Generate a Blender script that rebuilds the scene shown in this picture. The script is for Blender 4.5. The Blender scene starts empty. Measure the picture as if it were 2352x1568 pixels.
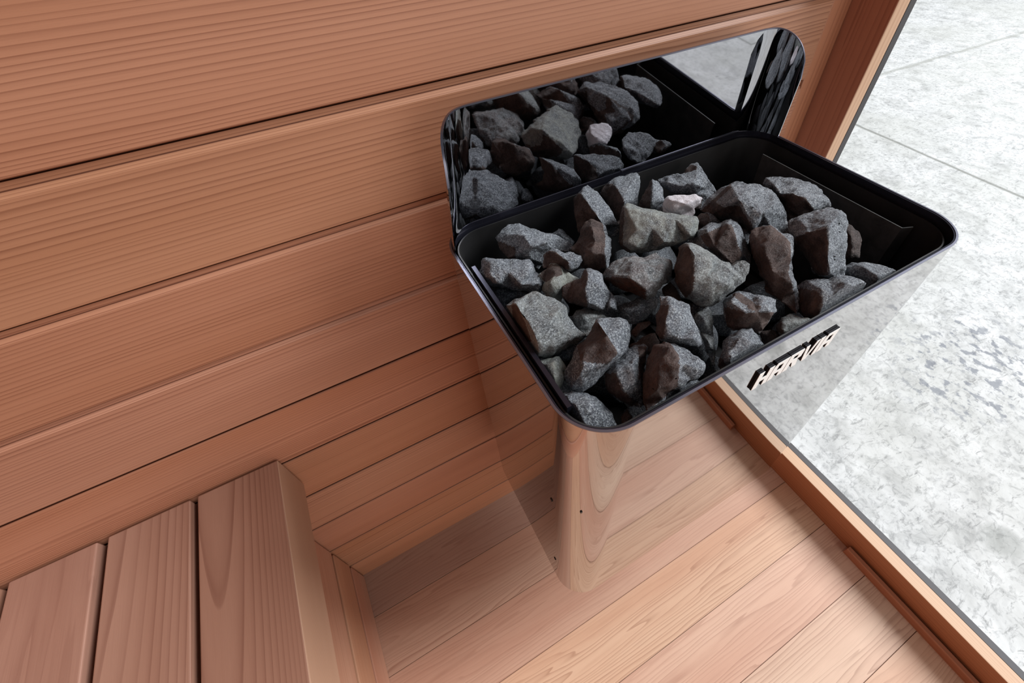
import bpy, bmesh, math, random
from mathutils import Vector, Matrix, noise, geometry
random.seed(7)
SC = bpy.context.scene
COL = SC.collection

# ------------------------------------------------------------------ camera
CAM_T = Vector((-0.0825956, -0.4399348, 1.1700088))
EUL = (0.7435281, 0.0338345, -0.5070807)
F_PX, PCX, PCY = 1016.2255, 1176 + 68.8, 784 - 69.12
cam_d = bpy.data.cameras.new('camera'); cam = bpy.data.objects.new('camera', cam_d); COL.objects.link(cam)
cam.location = CAM_T; cam.rotation_euler = EUL
cam_d.sensor_fit = 'HORIZONTAL'; cam_d.sensor_width = 36; cam_d.lens = 36 * F_PX / 2352
cam_d.shift_x = -(PCX - 1176) / 2352; cam_d.shift_y = (PCY - 784) / 2352
cam_d.clip_start = 0.01; cam_d.clip_end = 100
SC.camera = cam
from mathutils import Euler
CM = Euler(EUL, 'XYZ').to_matrix()

def ray(px, py):
    return (CM @ Vector(((px - PCX) / F_PX, -(py - PCY) / F_PX, -1))).normalized()
def to_px(P):
    c = CM.transposed() @ (P - CAM_T)
    return (PCX + F_PX * c.x / -c.z, PCY - F_PX * c.y / -c.z)

# ------------------------------------------------------------------ dims
W, YF, YB, ZR, ZB, RC = 0.48, -0.3304, -0.034, 0.8751, 0.3226, 0.045

# ------------------------------------------------------------------ node helpers
class N:
    def __init__(s, name):
        s.m = bpy.data.materials.new(name); s.m.use_nodes = True
        s.nt = s.m.node_tree; s.nt.nodes.clear()
        s.out = s.nt.nodes.new('ShaderNodeOutputMaterial')
        s.b = s.nt.nodes.new('ShaderNodeBsdfPrincipled')
        s.nt.links.new(s.b.outputs[0], s.out.inputs[0])
    def n(s, t, **k):
        x = s.nt.nodes.new(t)
        for a, v in k.items(): setattr(x, a, v)
        return x
    def put(s, sock, v):
        if hasattr(v, 'is_output'): s.nt.links.new(v, sock)
        else: sock.default_value = v
    def math(s, op, a, b=0.0, c=0.0, clamp=False):
        x = s.n('ShaderNodeMath', operation=op, use_clamp=clamp)
        s.put(x.inputs[0], a); s.put(x.inputs[1], b)
        if len(x.inputs) > 2: s.put(x.inputs[2], c)
        return x.outputs[0]
    def noise(s, vec, scale=5, detail=3, rough=.5, dist=0.0):
        x = s.n('ShaderNodeTexNoise'); s.put(x.inputs['Vector'], vec)
        x.inputs['Scale'].default_value = scale; x.inputs['Detail'].default_value = detail
        x.inputs['Roughness'].default_value = rough; x.inputs['Distortion'].default_value = dist
        return x.outputs['Fac']
    def vor(s, vec, scale, feature='F1', rnd=1.0):
        x = s.n('ShaderNodeTexVoronoi', feature=feature); s.put(x.inputs['Vector'], vec)
        x.inputs['Scale'].default_value = scale; x.inputs['Randomness'].default_value = rnd
        return x.outputs['Distance']
    def comb(s, x, y, z):
        c = s.n('ShaderNodeCombineXYZ'); s.put(c.inputs[0], x); s.put(c.inputs[1], y); s.put(c.inputs[2], z)
        return c.outputs[0]
    def sep(s, v):
        c = s.n('ShaderNodeSeparateXYZ'); s.put(c.inputs[0], v); return c.outputs
    def ramp(s, fac, stops, interp='LINEAR'):
        r = s.n('ShaderNodeValToRGB'); s.put(r.inputs[0], fac); cr = r.color_ramp; cr.interpolation = interp
        while len(cr.elements) < len(stops): cr.elements.new(.5)
        for e, (p, c) in zip(cr.elements, stops):
            e.position = p
            e.color = (c, c, c, 1) if not hasattr(c, '__len__') else (*c[:3], 1)
        return r.outputs[0]
    def mix(s, fac, a, b, mode='MIX'):
        x = s.n('ShaderNodeMix', data_type='RGBA', blend_type=mode)
        s.put(x.inputs[0], fac)
        s.put(x.inputs[6], a if hasattr(a, 'is_output') else (*a[:3], 1))
        s.put(x.inputs[7], b if hasattr(b, 'is_output') else (*b[:3], 1))
        return x.outputs[2]
    def attr(s, name, kind='Fac'):
        a = s.n('ShaderNodeAttribute', attribute_name=name); return a.outputs[kind]
    def bump(s, h, strength=.3, dist=.001):
        b = s.n('ShaderNodeBump'); s.put(b.inputs['Height'], h)
        b.inputs['Strength'].default_value = strength; b.inputs['Distance'].default_value = dist
        s.nt.links.new(b.outputs[0], s.b.inputs['Normal'])
    def set(s, **k):
        for a, v in k.items(): s.put(s.b.inputs[a.replace('_', ' ')], v if not isinstance(v, tuple) else (*v[:3], 1))
        return s.m

def srgb(r, g, b):
    f = lambda c: (c / 255 / 12.92) if c / 255 <= .04045 else ((c / 255 + .055) / 1.055) ** 2.4
    return (f(r), f(g), f(b))

ZTOP = .5675
def wood(name, along, across, light, dark, line, freq=230, warp=1.2, lineamt=.55, cath=None, tint=None, rough=.55, streak=0.35, knots=0.0, contrast=1.0):
    """cedar: 'along' / 'across' are axis letters in world space; rnd attribute decorrelates the boards"""
    k = N(name)
    pos = k.n('ShaderNodeNewGeometry').outputs['Position']
    s = dict(zip('xyz', k.sep(pos)))
    rnd = k.attr('rnd')
    third = ({'x', 'y', 'z'} - {along, across}).pop()
    u = k.math('ADD', s[along], k.math('MULTIPLY', rnd, 7.3))
    v = k.math('ADD', k.math('ADD', s[across], k.math('MULTIPLY', s[third], 0.9)), k.math('MULTIPLY', rnd, 3.7))
    # low frequency wander of the growth rings
    wv = k.comb(k.math('MULTIPLY', u, 1.6), k.math('MULTIPLY', v, 14), rnd)
    w1 = k.math('SUBTRACT', k.noise(wv, 1.0, 3, .5), .5)
    w2 = k.math('SUBTRACT', k.noise(k.comb(k.math('MULTIPLY', u, .15), k.math('MULTIPLY', v, 40), rnd), 1.0, 2, .5), .5)
    ring = k.math('MULTIPLY', v, freq)
    if cath:
        a, b, v0, u0 = cath
        dv = k.math('ADD', k.math('SUBTRACT', s[across], v0), k.math('SUBTRACT', ZTOP, s[third]))
        ring = k.math('ADD', k.math('MULTIPLY', k.math('MULTIPLY', dv, dv), a), k.math('MULTIPLY', k.math('SUBTRACT', s[along], u0), b))
    ring = k.math('ADD', ring, k.math('ADD', k.math('MULTIPLY', w1, warp * 4), k.math('MULTIPLY', w2, 0 if cath else 5)))
    fr = k.math('FRACT', ring)
    late = k.ramp(fr, [(0, .0), (.45, .12), (.78, .55), (.90, 1.0), (.97, .8), (1.0, 0.0)])
    amp = k.ramp(k.noise(k.comb(k.math('MULTIPLY', u, .7), k.math('MULTIPLY', v, 22), rnd), 1, 2), [(.32, .25), (.62, 1)])
    lm = k.math('MULTIPLY', k.math('MULTIPLY', late, amp), lineamt)
    fib = k.noise(k.comb(k.math('MULTIPLY', u, 14), k.math('MULTIPLY', v, 900), k.math('MULTIPLY', s[third], 30)), 1, 3, .6)
    broad = k.noise(k.comb(k.math('MULTIPLY', u, .8), k.math('MULTIPLY', v, 9), rnd), 1, 4, .55)
    base = k.mix(k.ramp(broad, [(.3, 0), (.7, 1)]), light, dark)
    base = k.mix(lm, base, line)
    base = k.mix(k.math('MULTIPLY', k.math('ABSOLUTE', k.math('SUBTRACT', fib, .5)), streak * 1.6), base, line)
    # per board hue
    hsv = k.n('ShaderNodeHueSaturation'); k.put(hsv.inputs['Color'], base)
    rn2 = k.math('FRACT', k.math('MULTIPLY', rnd, 7.13)); rn3 = k.math('FRACT', k.math('MULTIPLY', rnd, 13.7))
    k.put(hsv.inputs['Hue'], k.math('MULTIPLY_ADD', rn2, .02 * contrast, .5 - .01 * contrast))
    k.put(hsv.inputs['Saturation'], k.math('MULTIPLY_ADD', rn3, .22 * contrast, 1 - .11 * contrast))
    k.put(hsv.inputs['Value'], k.math('MULTIPLY_ADD', rnd, .22 * contrast, 1 - .11 * contrast))
    colr = hsv.outputs[0]
    colr = k.mix(k.math('MULTIPLY', k.attr('grv_shade'), .85), colr, srgb(70, 26, 12))  # painted shade: wall grooves and the floor boards nearest the wall
    colr = k.mix(k.math('MULTIPLY', k.attr('lit_pale'), .8), colr, k.mix(lm, srgb(208, 174, 142), srgb(168, 116, 84)))  # painted light: paler colour on faces turned to the daylight
    if tint is not None: colr = tint(k, s, colr)
    k.bump(k.math('ADD', k.math('MULTIPLY', lm, -1.0), k.math('MULTIPLY', fib, .5)), .14, .0006)
    return k.set(Base_Color=colr, Roughness=rough)

M = {}
M['wall'] = wood('cedar wall boards', 'x', 'z', srgb(192, 140, 112), srgb(173, 119, 89), srgb(110, 57, 36), freq=205, warp=.55, lineamt=.66, contrast=.4)
M['floor'] = wood('cedar floor boards', 'x', 'y', srgb(208, 174, 150), srgb(192, 150, 126), srgb(134, 88, 66), freq=120, warp=2.4, lineamt=.5, streak=.5, contrast=.7)
def slat_mat(i, **kw):
    return wood('cedar bench %d' % i, 'y', 'x', srgb(166, 126, 107), srgb(147, 105, 86), srgb(96, 48, 34), **kw)
M['slat1'] = slat_mat(1, cath=(1500, -6.0, -.383, -.0033), warp=.07, lineamt=.5, streak=.25, contrast=.2)
M['slat2'] = slat_mat(2, cath=(620, -3.0, -.53, 0.0), warp=.35, lineamt=.5, streak=.25, contrast=.2)
M['slat3'] = slat_mat(3, freq=40, warp=1.5, lineamt=.25, streak=.45)
M['apron'] = wood('cedar apron', 'y', 'z', srgb(190, 146, 120), srgb(174, 124, 98), srgb(124, 70, 48), freq=90, warp=.8, lineamt=.3, streak=.4, contrast=.6)
M['trim'] = wood('cedar sill', 'y', 'x', srgb(176, 118, 84), srgb(156, 96, 64), srgb(112, 56, 34), freq=150, warp=.6, lineamt=.4, streak=.3, contrast=.3)
M['jamb'] = wood('cedar jamb', 'z', 'y', srgb(186, 128, 98), srgb(166, 106, 78), srgb(116, 62, 42), freq=90, warp=.6, lineamt=.45, streak=.3, contrast=.3)

def concrete():
    k = N('concrete paving')
    pos = k.n('ShaderNodeNewGeometry').outputs['Position']; s = k.sep(pos)
    p = k.comb(s[0], s[1], 0.0)
    big = k.noise(p, 1.6, 5, .6); mid = k.noise(p, 9, 6, .65, .6)
    c = k.ramp(mid, [(.28, srgb(162, 162, 161)), (.46, srgb(198, 198, 197)), (.7, srgb(222, 222, 222))])
    fine = k.noise(p, 46, 5, .7, .8)
    c = k.mix(k.ramp(fine, [(.36, .5), (.5, 0)]), c, srgb(122, 123, 124))
    c = k.mix(k.ramp(big, [(.38, .45), (.6, 0)]), c, srgb(184, 184, 178))
    # stretched scratches and pits
    st = k.comb(k.math('MULTIPLY', k.math('ADD', s[0], k.math('MULTIPLY', s[1], .25)), 9), k.math('MULTIPLY', s[1], 26), 0.0)
    sp = k.ramp(k.noise(st, 2.2, 7, .72, 1.2), [(.34, 1), (.44, 0)])
    c = k.mix(k.math('MULTIPLY', sp, .62), c, srgb(118, 118, 118))
    zone = k.ramp(k.noise(p, 2.1, 2, .5), [(.42, 0), (.58, 1)])
    pit = k.ramp(k.vor(k.comb(k.math('MULTIPLY', s[0], 1.0), k.math('MULTIPLY', s[1], 1.5), 0.0), 32), [(.16, 1), (.30, 0)])
    c = k.mix(k.math('MULTIPLY', k.math('MULTIPLY', pit, zone), .22), c, srgb(120, 122, 126))
    # cluster of darker pits, one worn patch
    def blob(cx, cy, rx, ry):
        dx = k.math('DIVIDE', k.math('SUBTRACT', s[0], cx), rx); dy = k.math('DIVIDE', k.math('SUBTRACT', s[1], cy), ry)
        d = k.math('ADD', k.math('MULTIPLY', dx, dx), k.math('MULTIPLY', dy, dy))
        d = k.math('ADD', d, k.math('MULTIPLY', k.math('SUBTRACT', k.noise(p, 14, 4, .6), .5), 1.6))
        return k.ramp(d, [(.35, 1), (1.0, 0)])
    pit2 = k.ramp(k.noise(k.comb(k.math('MULTIPLY', s[0], 1.3), s[1], 3.0), 26, 4, .55), [(.40, 1), (.47, 0)])
    c = k.mix(k.math('MULTIPLY', k.math('MULTIPLY', pit2, blob(1.58, -.36, .34, .22)), .75), c, srgb(112, 116, 126))
    c = k.mix(k.math('MULTIPLY', blob(1.07, -.70, .055, .05), .5), c, srgb(140, 142, 138))
    # saw cut joints
    wob = k.math('MULTIPLY', k.math('SUBTRACT', k.noise(p, 5, 4, .6), .5), .05)
    j1 = k.math('ABSOLUTE', k.math('ADD', k.math('SUBTRACT', k.math('ADD', s[1], k.math('MULTIPLY', s[0], .045)), 1.537), wob))
    j2 = k.math('ABSOLUTE', k.math('ADD', k.math('SUBTRACT', k.math('ADD', s[0], k.math('MULTIPLY', s[1], -.042)), 2.786), k.math('MULTIPLY', wob, .3)))
    c = k.mix(k.ramp(j1, [(.004, .55), (.028, 0)]), c, srgb(140, 140, 132))
    c = k.mix(k.ramp(j2, [(.004, .8), (.016, 0)]), c, srgb(118, 118, 112))
    k.bump(k.math('ADD', mid, k.math('MULTIPLY', sp, -.5)), .25, .004)
    return k.set(Base_Color=c, Roughness=.75)
M['concrete'] = concrete()

def metal(name, col, rough, met=1.0, **kw):
    k = N(name); return k.set(Base_Color=col, Roughness=rough, Metallic=met, **kw)
def mirror():
    k = N('polished steel')
    p = k.n('ShaderNodeNewGeometry').outputs['Position']
    k.bump(k.noise(p, 9, 2, .4), .02, .002)
    return k.set(Base_Color=(.46, .445, .44), Metallic=1.0, Roughness=.03)
M['mirror'] = mirror()
M['guard'] = metal('polished dark steel', (.40, .40, .42), .03)
M['lip'] = metal('black glossy lip', (.03, .03, .045), .22, .7)
M['edge'] = metal('bright cut edge', (.20, .20, .25), .34)
def liner():
    k = N('heat stained liner')
    p = k.n('ShaderNodeNewGeometry').outputs['Position']
    n = k.noise(p, 6, 4, .6, .5)
    return k.set(Base_Color=k.ramp(n, [(.3, (.018, .018, .02)), (.7, (.05, .048, .048))]), Metallic=.55, Roughness=k.ramp(n, [(.3, .3), (.7, .48)]))
M['liner'] = liner()
def shieldm():
    k = N('dull grey plate')
    p = k.n('ShaderNodeNewGeometry').outputs['Position']
    n = k.noise(p, 45, 5, .65, .3)
    return k.set(Base_Color=k.ramp(n, [(.3, (.035, .035, .036)), (.7, (.085, .083, .082))]), Metallic=.4, Roughness=.5)
M['shield'] = shieldm()
M['black'] = metal('black enamel', (.010, .009, .012), .7, 0, Specular_IOR_Level=.15)
M['white'] = metal('white enamel', (.9, .9, .88), .6, 0)
M['channel'] = metal('grey aluminium channel', (.06, .055, .058), .6, .2)
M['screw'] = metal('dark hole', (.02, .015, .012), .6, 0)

def stone_mat():
    k = N('olivine stone')
    tc = k.n('ShaderNodeTexCoord').outputs['Object']
    oi = k.n('ShaderNodeObjectInfo').outputs['Random']
    off = k.n('ShaderNodeVectorMath', operation='ADD'); k.put(off.inputs[0], tc); k.put(off.inputs[1], k.comb(k.math('MULTIPLY', oi, 9.), k.math('MULTIPLY', oi, 5.), oi))
    p = off.outputs[0]
    ps = k.sep(p)
    brown = k.attr('brown'); pale = k.attr('pale'); warm = k.attr('warm')
    g1 = k.noise(p, 45, 5, .7, .4); g2 = k.noise(p, 620, 4, .75); g3 = k.vor(p, 330)
    # faint foliation stretched along one axis
    g4 = k.noise(k.comb(k.math('MULTIPLY', ps[0], 60), k.math('MULTIPLY', ps[1], 300), k.math('MULTIPLY', ps[2], 200)), 1, 4, .65)
    c = k.ramp(g1, [(.28, srgb(60, 63, 69)), (.5, srgb(96, 100, 108)), (.72, srgb(136, 140, 147))])
    c = k.mix(k.ramp(g2, [(.50, 0), (.64, .8)]), c, srgb(190, 196, 200))
    c = k.mix(k.ramp(g2, [(.34, .9), (.46, 0)]), c, srgb(36, 37, 42))
    c = k.mix(k.ramp(g4, [(.30, .5), (.45, 0)]), c, srgb(44, 45, 52))
    c = k.mix(k.math('MULTIPLY', pale, k.ramp(g1, [(.35, .15), (.6, .75)])), c, srgb(158, 160, 148))
    br = k.ramp(k.math('ADD', g1, k.math('MULTIPLY', g2, .5)), [(.45, srgb(32, 20, 17)), (.68, srgb(56, 38, 33)), (.95, srgb(96, 76, 68))])  # brown facets, kept dark to carry shade on the stones' left sides too
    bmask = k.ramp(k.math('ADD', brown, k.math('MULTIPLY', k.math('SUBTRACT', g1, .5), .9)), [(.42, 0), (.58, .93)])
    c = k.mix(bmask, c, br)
    rust = k.math('MULTIPLY', warm, k.ramp(k.noise(p, 60, 4, .6), [(.42, 0), (.58, .8)]))
    c = k.mix(rust, c, srgb(98, 54, 34))
    c = k.mix(k.attr('white'), c, k.ramp(g1, [(.3, srgb(196, 186, 190)), (.7, srgb(240, 236, 242))]))
    k.bump(k.math('ADD', k.math('MULTIPLY', g1, 1.0), k.math('ADD', k.math('MULTIPLY', g2, .5), k.math('MULTIPLY', g4, .6))), .9, .005)
    return k.set(Base_Color=c, Roughness=.62, Specular_IOR_Level=.45)
M['stone'] = stone_mat()

# ------------------------------------------------------------------ mesh helpers
def link(name, me, mat=None, parent=None, loc=None):
    o = bpy.data.objects.new(name, me); COL.objects.link(o)
    if mat is not None: me.materials.append(M[mat] if isinstance(mat, str) else mat)
    if parent is not None: o.parent = parent
    if loc is not None: o.location = loc
    return o
def empty(name, loc=(0, 0, 0)):
    o = bpy.data.objects.new(name, None); COL.objects.link(o); o.location = loc; o.empty_display_size = .05; return o
def tag(o, label, cat, group=None):
    o['label'] = label; o['category'] = cat
    if group: o['group'] = group
    return o
def struct(o, label=None):
    o['kind'] = 'structure'
    if label: o['label'] = label
    return o
def set_rnd(me, val=None, per_face=None):
    a = me.attributes.new('rnd', 'FLOAT', 'FACE')
    for i in range(len(me.polygons)): a.data[i].value = per_face[i] if per_face else val
def box_mesh(name, x0, x1, y0, y1, z0, z1, bevel=0, seg=2, rnd=.5, origin=(0, 0, 0)):
    bm = bmesh.new(); ox, oy, oz = origin
    bmesh.ops.create_cube(bm, size=1)
    for v in bm.verts:
        v.co = Vector((x0 + (v.co.x + .5) * (x1 - x0) - ox, y0 + (v.co.y + .5) * (y1 - y0) - oy, z0 + (v.co.z + .5) * (z1 - z0) - oz))
    if bevel: bmesh.ops.bevel(bm, geom=bm.edges[:], offset=bevel, segments=seg, affect='EDGES', profile=.5)
    me = bpy.data.meshes.new(name); bm.to_mesh(me); bm.free(); set_rnd(me, rnd)
    return me
def box(name, mat, x0, x1, y0, y1, z0, z1, bevel=.0015, parent=None, rnd=.5, seg=2):
    org = parent.location if parent is not None else Vector((0, 0, 0))
    return link(name, box_mesh(name, x0, x1, y0, y1, z0, z1, bevel, seg, rnd, org), mat, parent)

def board_surface(name, mat, prof_fn, edges, a0, a1, axis_pos, mode):
    """one continuous boarded surface. prof: list of (t, depth, rnd) ; extruded along x from a0 to a1"""
    bm = bmesh.new(); rows = []; rn = []
    gv = []
    edges = [e if len(e) == 4 else (*e, 1.0 if e[1] > 0.002 else 0.0) for e in edges]
    for (t, d, r, g) in edges:
        if mode == 'wall': A, B = (a0, axis_pos + d, t), (a1, axis_pos + d, t)
        else: A, B = (a0, t, axis_pos - d), (a1, t, axis_pos - d)
        rows.append((bm.verts.new(A), bm.verts.new(B))); rn.append(r); gv.append(g)
    pf = []
    for i in range(len(rows) - 1):
        bm.faces.new((rows[i][0], rows[i][1], rows[i + 1][1], rows[i + 1][0])); pf.append(rn[i])
    # closed back so the surface has body
    th = .02
    last = []
    for (t, d, r, g) in (edges[0], edges[-1]):
        if mode == 'wall': A, B = (a0, axis_pos + th, t), (a1, axis_pos + th, t)
        else: A, B = (a0, t, axis_pos - th), (a1, t, axis_pos - th)
        last.append((bm.verts.new(A), bm.verts.new(B)))
    bm.faces.new((rows[0][0], last[0][0], last[0][1], rows[0][1])); pf.append(.5)
    bm.faces.new((rows[-1][0], rows[-1][1], last[1][1], last[1][0])); pf.append(.5)
    bm.faces.new((last[0][0], last[1][0], last[1][1], last[0][1])); pf.append(.5)
    bm.faces.new([r[1] for r in rows] + [last[1][1], last[0][1]]); pf.append(.5)
    bm.faces.new([last[0][0], last[1][0]] + [r[0] for r in reversed(rows)]); pf.append(.5)
    me = bpy.data.meshes.new(name)
    bm.normal_update(); bmesh.ops.recalc_face_normals(bm, faces=bm.faces[:])
    bm.to_mesh(me); bm.free(); set_rnd(me, per_face=pf)
    ga = me.attributes.new('grv_shade', 'FLOAT', 'FACE')
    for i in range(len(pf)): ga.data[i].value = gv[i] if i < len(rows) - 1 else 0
    return link(name, me, mat)

# ------------------------------------------------------------------ setting
PITCH = .116
ZA = 1.0126
zs = [ZA + k * PITCH for k in range(9, -9, -1)]           # lower edges of the boards, top to bottom
RW = {0: .35, 1: .55, 2: .62, 3: .45, 4: .72, 5: .5, 6: .66, 7: .6, 8: .7, 9: .78}
prof = []
top = zs[0] + PITCH
for i, z in enumerate(zs):
    r = random.random() * .6 + .2 if (i - 9) not in RW else RW[i - 9]
    t = top if i == 0 else zs[i - 1]
    if i and t < .70: prof += [(t - .0030, .0100, r, 1), (t - .0032, .0012, r, .4), (t - .0046, 0, r, 0)]
    elif i: prof += [(t - .0022, .0034, r, .1), (t - .0080, .0034, r, .9), (t - .0092, .0034, r, 0), (t - .0125, .0009, r, 0), (t - .0138, 0, r, 0)]
    else: prof += [(t, 0, r, 0)]
    prof += [(z + .0012, 0, r, .3), (z, .0012, r, 1), (z - .0002, .010, r, 1), (z - .0018, .010, r, 1)]  # last value of each row: groove shade put into the board colour
t = zs[-1]
prof += [(t - .0030, .0100, .8, 1), (t - .0032, .0012, .8, .4), (t - .0046, 0, .8, 0), (-.02, 0, .8, 0)]
struct(board_surface('wall_back', 'wall', None, prof, -1.5, .612, 0, 'wall'), 'horizontal cedar board wall behind the heater and bench')
# floor boards
ys = [.0954, .2136, .3318, .4500, .5682, .6864, .8046, .9228, 1.041, 1.16, 1.28, 1.4, 1.52, 1.64, 1.76, 1.88, 2.0]
RF = [.15, .29, .43, .8, .57, .95, .5, .3, .6, .2, .8, .4, .6, .3, .7, .5, .5]
GF = [.36, .24, .14] + [0] * 20  # painted shade under the heater, fading over the first boards
prof = [(0.0, 0, .2)]
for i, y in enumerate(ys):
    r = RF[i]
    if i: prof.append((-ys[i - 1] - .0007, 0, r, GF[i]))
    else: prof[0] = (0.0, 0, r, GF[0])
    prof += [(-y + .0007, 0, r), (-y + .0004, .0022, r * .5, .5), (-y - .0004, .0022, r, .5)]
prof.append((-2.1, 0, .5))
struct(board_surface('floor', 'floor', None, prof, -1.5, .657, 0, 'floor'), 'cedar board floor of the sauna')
# left end wall, unseen but closing the room
struct(box('wall_left', 'wall', -1.52, -1.5, -2.1, 0, -.02, 2.1, 0))
# sill and jamb
SX, SX2, SX3 = .6574, .6858, .7013
struct(box('trim_1', 'trim', SX, SX2, -2.1, -.0605, -.10, .0809, .0016, rnd=.55), 'cedar floor sill along the open side')
struct(box('trim_2', 'channel', SX2 + .0002, SX3, -2.1, -.0605, -.10, .0800, .001), 'grey metal strip along the outer edge of the sill')
struct(box('trim_3', 'jamb', SX, SX2, -.0600, .05, -.10, 2.1, .0016, rnd=.3), 'cedar corner jamb at the right end of the wall')
struct(box('trim_4', 'channel', SX2 + .0002, SX3, -.0600, .05, -.10, 2.1, .001), 'grey metal strip on the outer edge of the jamb')
struct(box('trim_5', 'jamb', .6145, SX - .0003, .0015, .02, -.0, 2.1, .002, rnd=.7), 'narrow cedar cover strip beside the jamb')
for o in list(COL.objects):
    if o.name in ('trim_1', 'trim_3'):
        sa = o.data.attributes.new('lit_pale', 'FLOAT', 'FACE')
        for p in o.data.polygons: sa.data[p.index].value = 1.0 if (p.normal.z > .6 or p.normal.y < -.6) else 0.0  # sill top and jamb front lightened in colour, as the lit faces
# low stop strip inside the sill
def strip():
    bm = bmesh.new()
    pr = [(.6405, .0), (.6405, .020), (.6425, .0225), (.650, .0235), (.6572, .014), (.6572, 0)]
    a = [bm.verts.new((x, -.512, z)) for x, z in pr]; b = [bm.verts.new((x, -2.1, z)) for x, z in pr]
    n = len(pr)
    for i in range(n): bm.faces.new((a[i], a[(i + 1) % n], b[(i + 1) % n], b[i]))
    bm.faces.new(a[::-1]); bm.faces.new(b)
    bmesh.ops.recalc_face_normals(bm, faces=bm.faces[:])
    me = bpy.data.meshes.new('trim_6'); bm.to_mesh(me); bm.free(); set_rnd(me, .3)
    return link('trim_6', me, 'trim')
struct(strip(), 'low bevelled cedar stop strip inside the sill')
# paving outside
me = bpy.data.meshes.new('ground'); me.from_pydata([(.58, -8, -.1), (14, -8, -.1), (14, 10, -.1), (.58, 10, -.1)], [], [(0, 1, 2, 3)])
struct(link('ground', me, 'concrete'), 'pale mottled concrete paving outside the sauna')

# ------------------------------------------------------------------ bench
ZT = .5675
bench = tag(empty('sauna_bench', (-.36, -.004, 0)), 'cedar sauna bench with slatted seat built against the board wall', 'bench')
def bpart(name, mat, x0, x1, z0, z1, rnd, bev=.002, y0=-2.0, y1=-.004):
    o = box(name, mat, x0, x1, y0, y1, z0, z1, bev, bench, rnd, 3); return o
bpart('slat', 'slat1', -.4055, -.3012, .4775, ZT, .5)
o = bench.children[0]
sa = o.data.attributes.new('lit_pale', 'FLOAT', 'FACE')
for p in o.data.polygons: sa.data[p.index].value =   .42 if p.normal.x > .6 else 0.0  # front face lightened in colour because it faces the light
bpart('slat', 'slat2', -.5098, -.4145, ZT - .045, ZT, .62)
bpart('slat', 'slat3', -.6140, -.5215, ZT - .045, ZT, .9)
bpart('slat', 'slat3', -.7180, -.6250, ZT - .045, ZT, .35)
bpart('slat', 'slat3', -.8220, -.7290, ZT - .045, ZT, .6)
bpart('slat', 'slat3', -.9260, -.8330, ZT - .045, ZT, .4)
for y in (-.12, -1.0, -1.85):
    bpart('bearer', 'slat3', -.926, -.4060, ZT - .085, ZT - .0452, .4, .002, y - .045, y)
bpart('post', 'slat3', -.926, -.882, 0, ZT - .0852, .4, .002, -.165, -.12)
bpart('post', 'slat3', -.926, -.882, 0, ZT - .0852, .4, .002, -1.895, -1.85)
for z0, z1, r in ((.0, .0880, .85), (.0990, .1920, .65), (.2035, .2985, .9), (.3085, .4035, .5), (.4135, .4770, .7)):
    bpart('apron_board', 'apron', -.3810, -.3623, z0, z1, r, .0025)
bpart('apron_backing', 'screw', -.3900, -.3812, 0, .4770, .2, 0)  # dark sheet behind the boards, shade of the gaps put into its colour

# ------------------------------------------------------------------ heater
heater = tag(empty('sauna_heater', (.24, -.18, 0)), 'wall-mounted mirror-polished steel sauna heater with an open top full of stones', 'sauna heater')
HO = heater.location
def rrect(x0, x1, y0, y1, r, n=12):
    """counter clockwise from the middle of the back, points (x, y)"""
    pts = []
    for cx, cy, a0 in ((x0 + r, y1 - r, 90), (x0 + r, y0 + r, 180), (x1 - r, y0 + r, 270), (x1 - r, y1 - r, 0)):
        for i in range(n + 1):
            a = math.radians(a0 + 90 * i / n); pts.append((cx + r * math.cos(a), cy + r * math.sin(a)))
    return pts
def sheet(name, mat, outer, inner, z0f, z1f, parent, closed=True, smooth=True):
    """a wall of sheet metal between an outer and an inner outline; z0f/z1f give bottom/top height per index"""
    bm = bmesh.new(); n = len(outer)
    V = []
    for i in range(n):
        z0, z1 = z0f(i), z1f(i)
        V.append([bm.verts.new((*outer[i], z0)), bm.verts.new((*outer[i], z1)), bm.verts.new((*inner[i], z1)), bm.verts.new((*inner[i], z0))])
    m = n if closed else n - 1
    for i in range(m):
        a, b = V[i], V[(i + 1) % n]
        for q in range(4):
            f = bm.faces.new((a[q], a[(q + 1) % 4], b[(q + 1) % 4], b[q])); f.smooth = smooth
    if not closed:
        bm.faces.new(V[0]); bm.faces.new(V[-1][::-1])
    for v in bm.verts: v.co -= HO
    bmesh.ops.recalc_face_normals(bm, faces=bm.faces[:])
    for e in bm.edges:
        if len(e.link_faces) == 2 and e.calc_face_angle() > math.radians(40): e.smooth = False
    me = bpy.data.meshes.new(name); bm.to_mesh(me); bm.free()
    return link(name, me, mat, parent)
T = .0015
out = rrect(0, W, YF, YB, RC, 16); inn = rrect(T, W - T, YF + T, YB - T, RC - T, 16)
sheet('shell', 'mirror', out, inn, lambda i: ZB, lambda i: ZR - .0012, heater)
# rolled rim: thin bright edge and a dark folded lip inside it
sheet('rim', 'edge', rrect(-.0003, W + .0003, YF - .0003, YB + .0003, RC + .0003, 16), rrect(.0017, W - .0017, YF + .0017, YB - .0017, RC - .0017, 16), lambda i: ZR - .0011, lambda i: ZR, heater)
sheet('lip', 'lip', rrect(.0016, W - .0016, YF + .0016, YB - .0016, RC - .0016, 16), rrect(.0034, W - .0040, YF + .0034, YB - .0046, RC - .0046, 16), lambda i: ZR - .012, lambda i: ZR - .0006, heater)
sheet('liner', 'liner', rrect(.007, W - .007, YF + .007, YB - .007, RC - .007, 16), rrect(.0085, W - .0085, YF + .0085, YB - .0085, RC - .0085, 16), lambda i: .44, lambda i: ZR - .009, heater)
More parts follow.
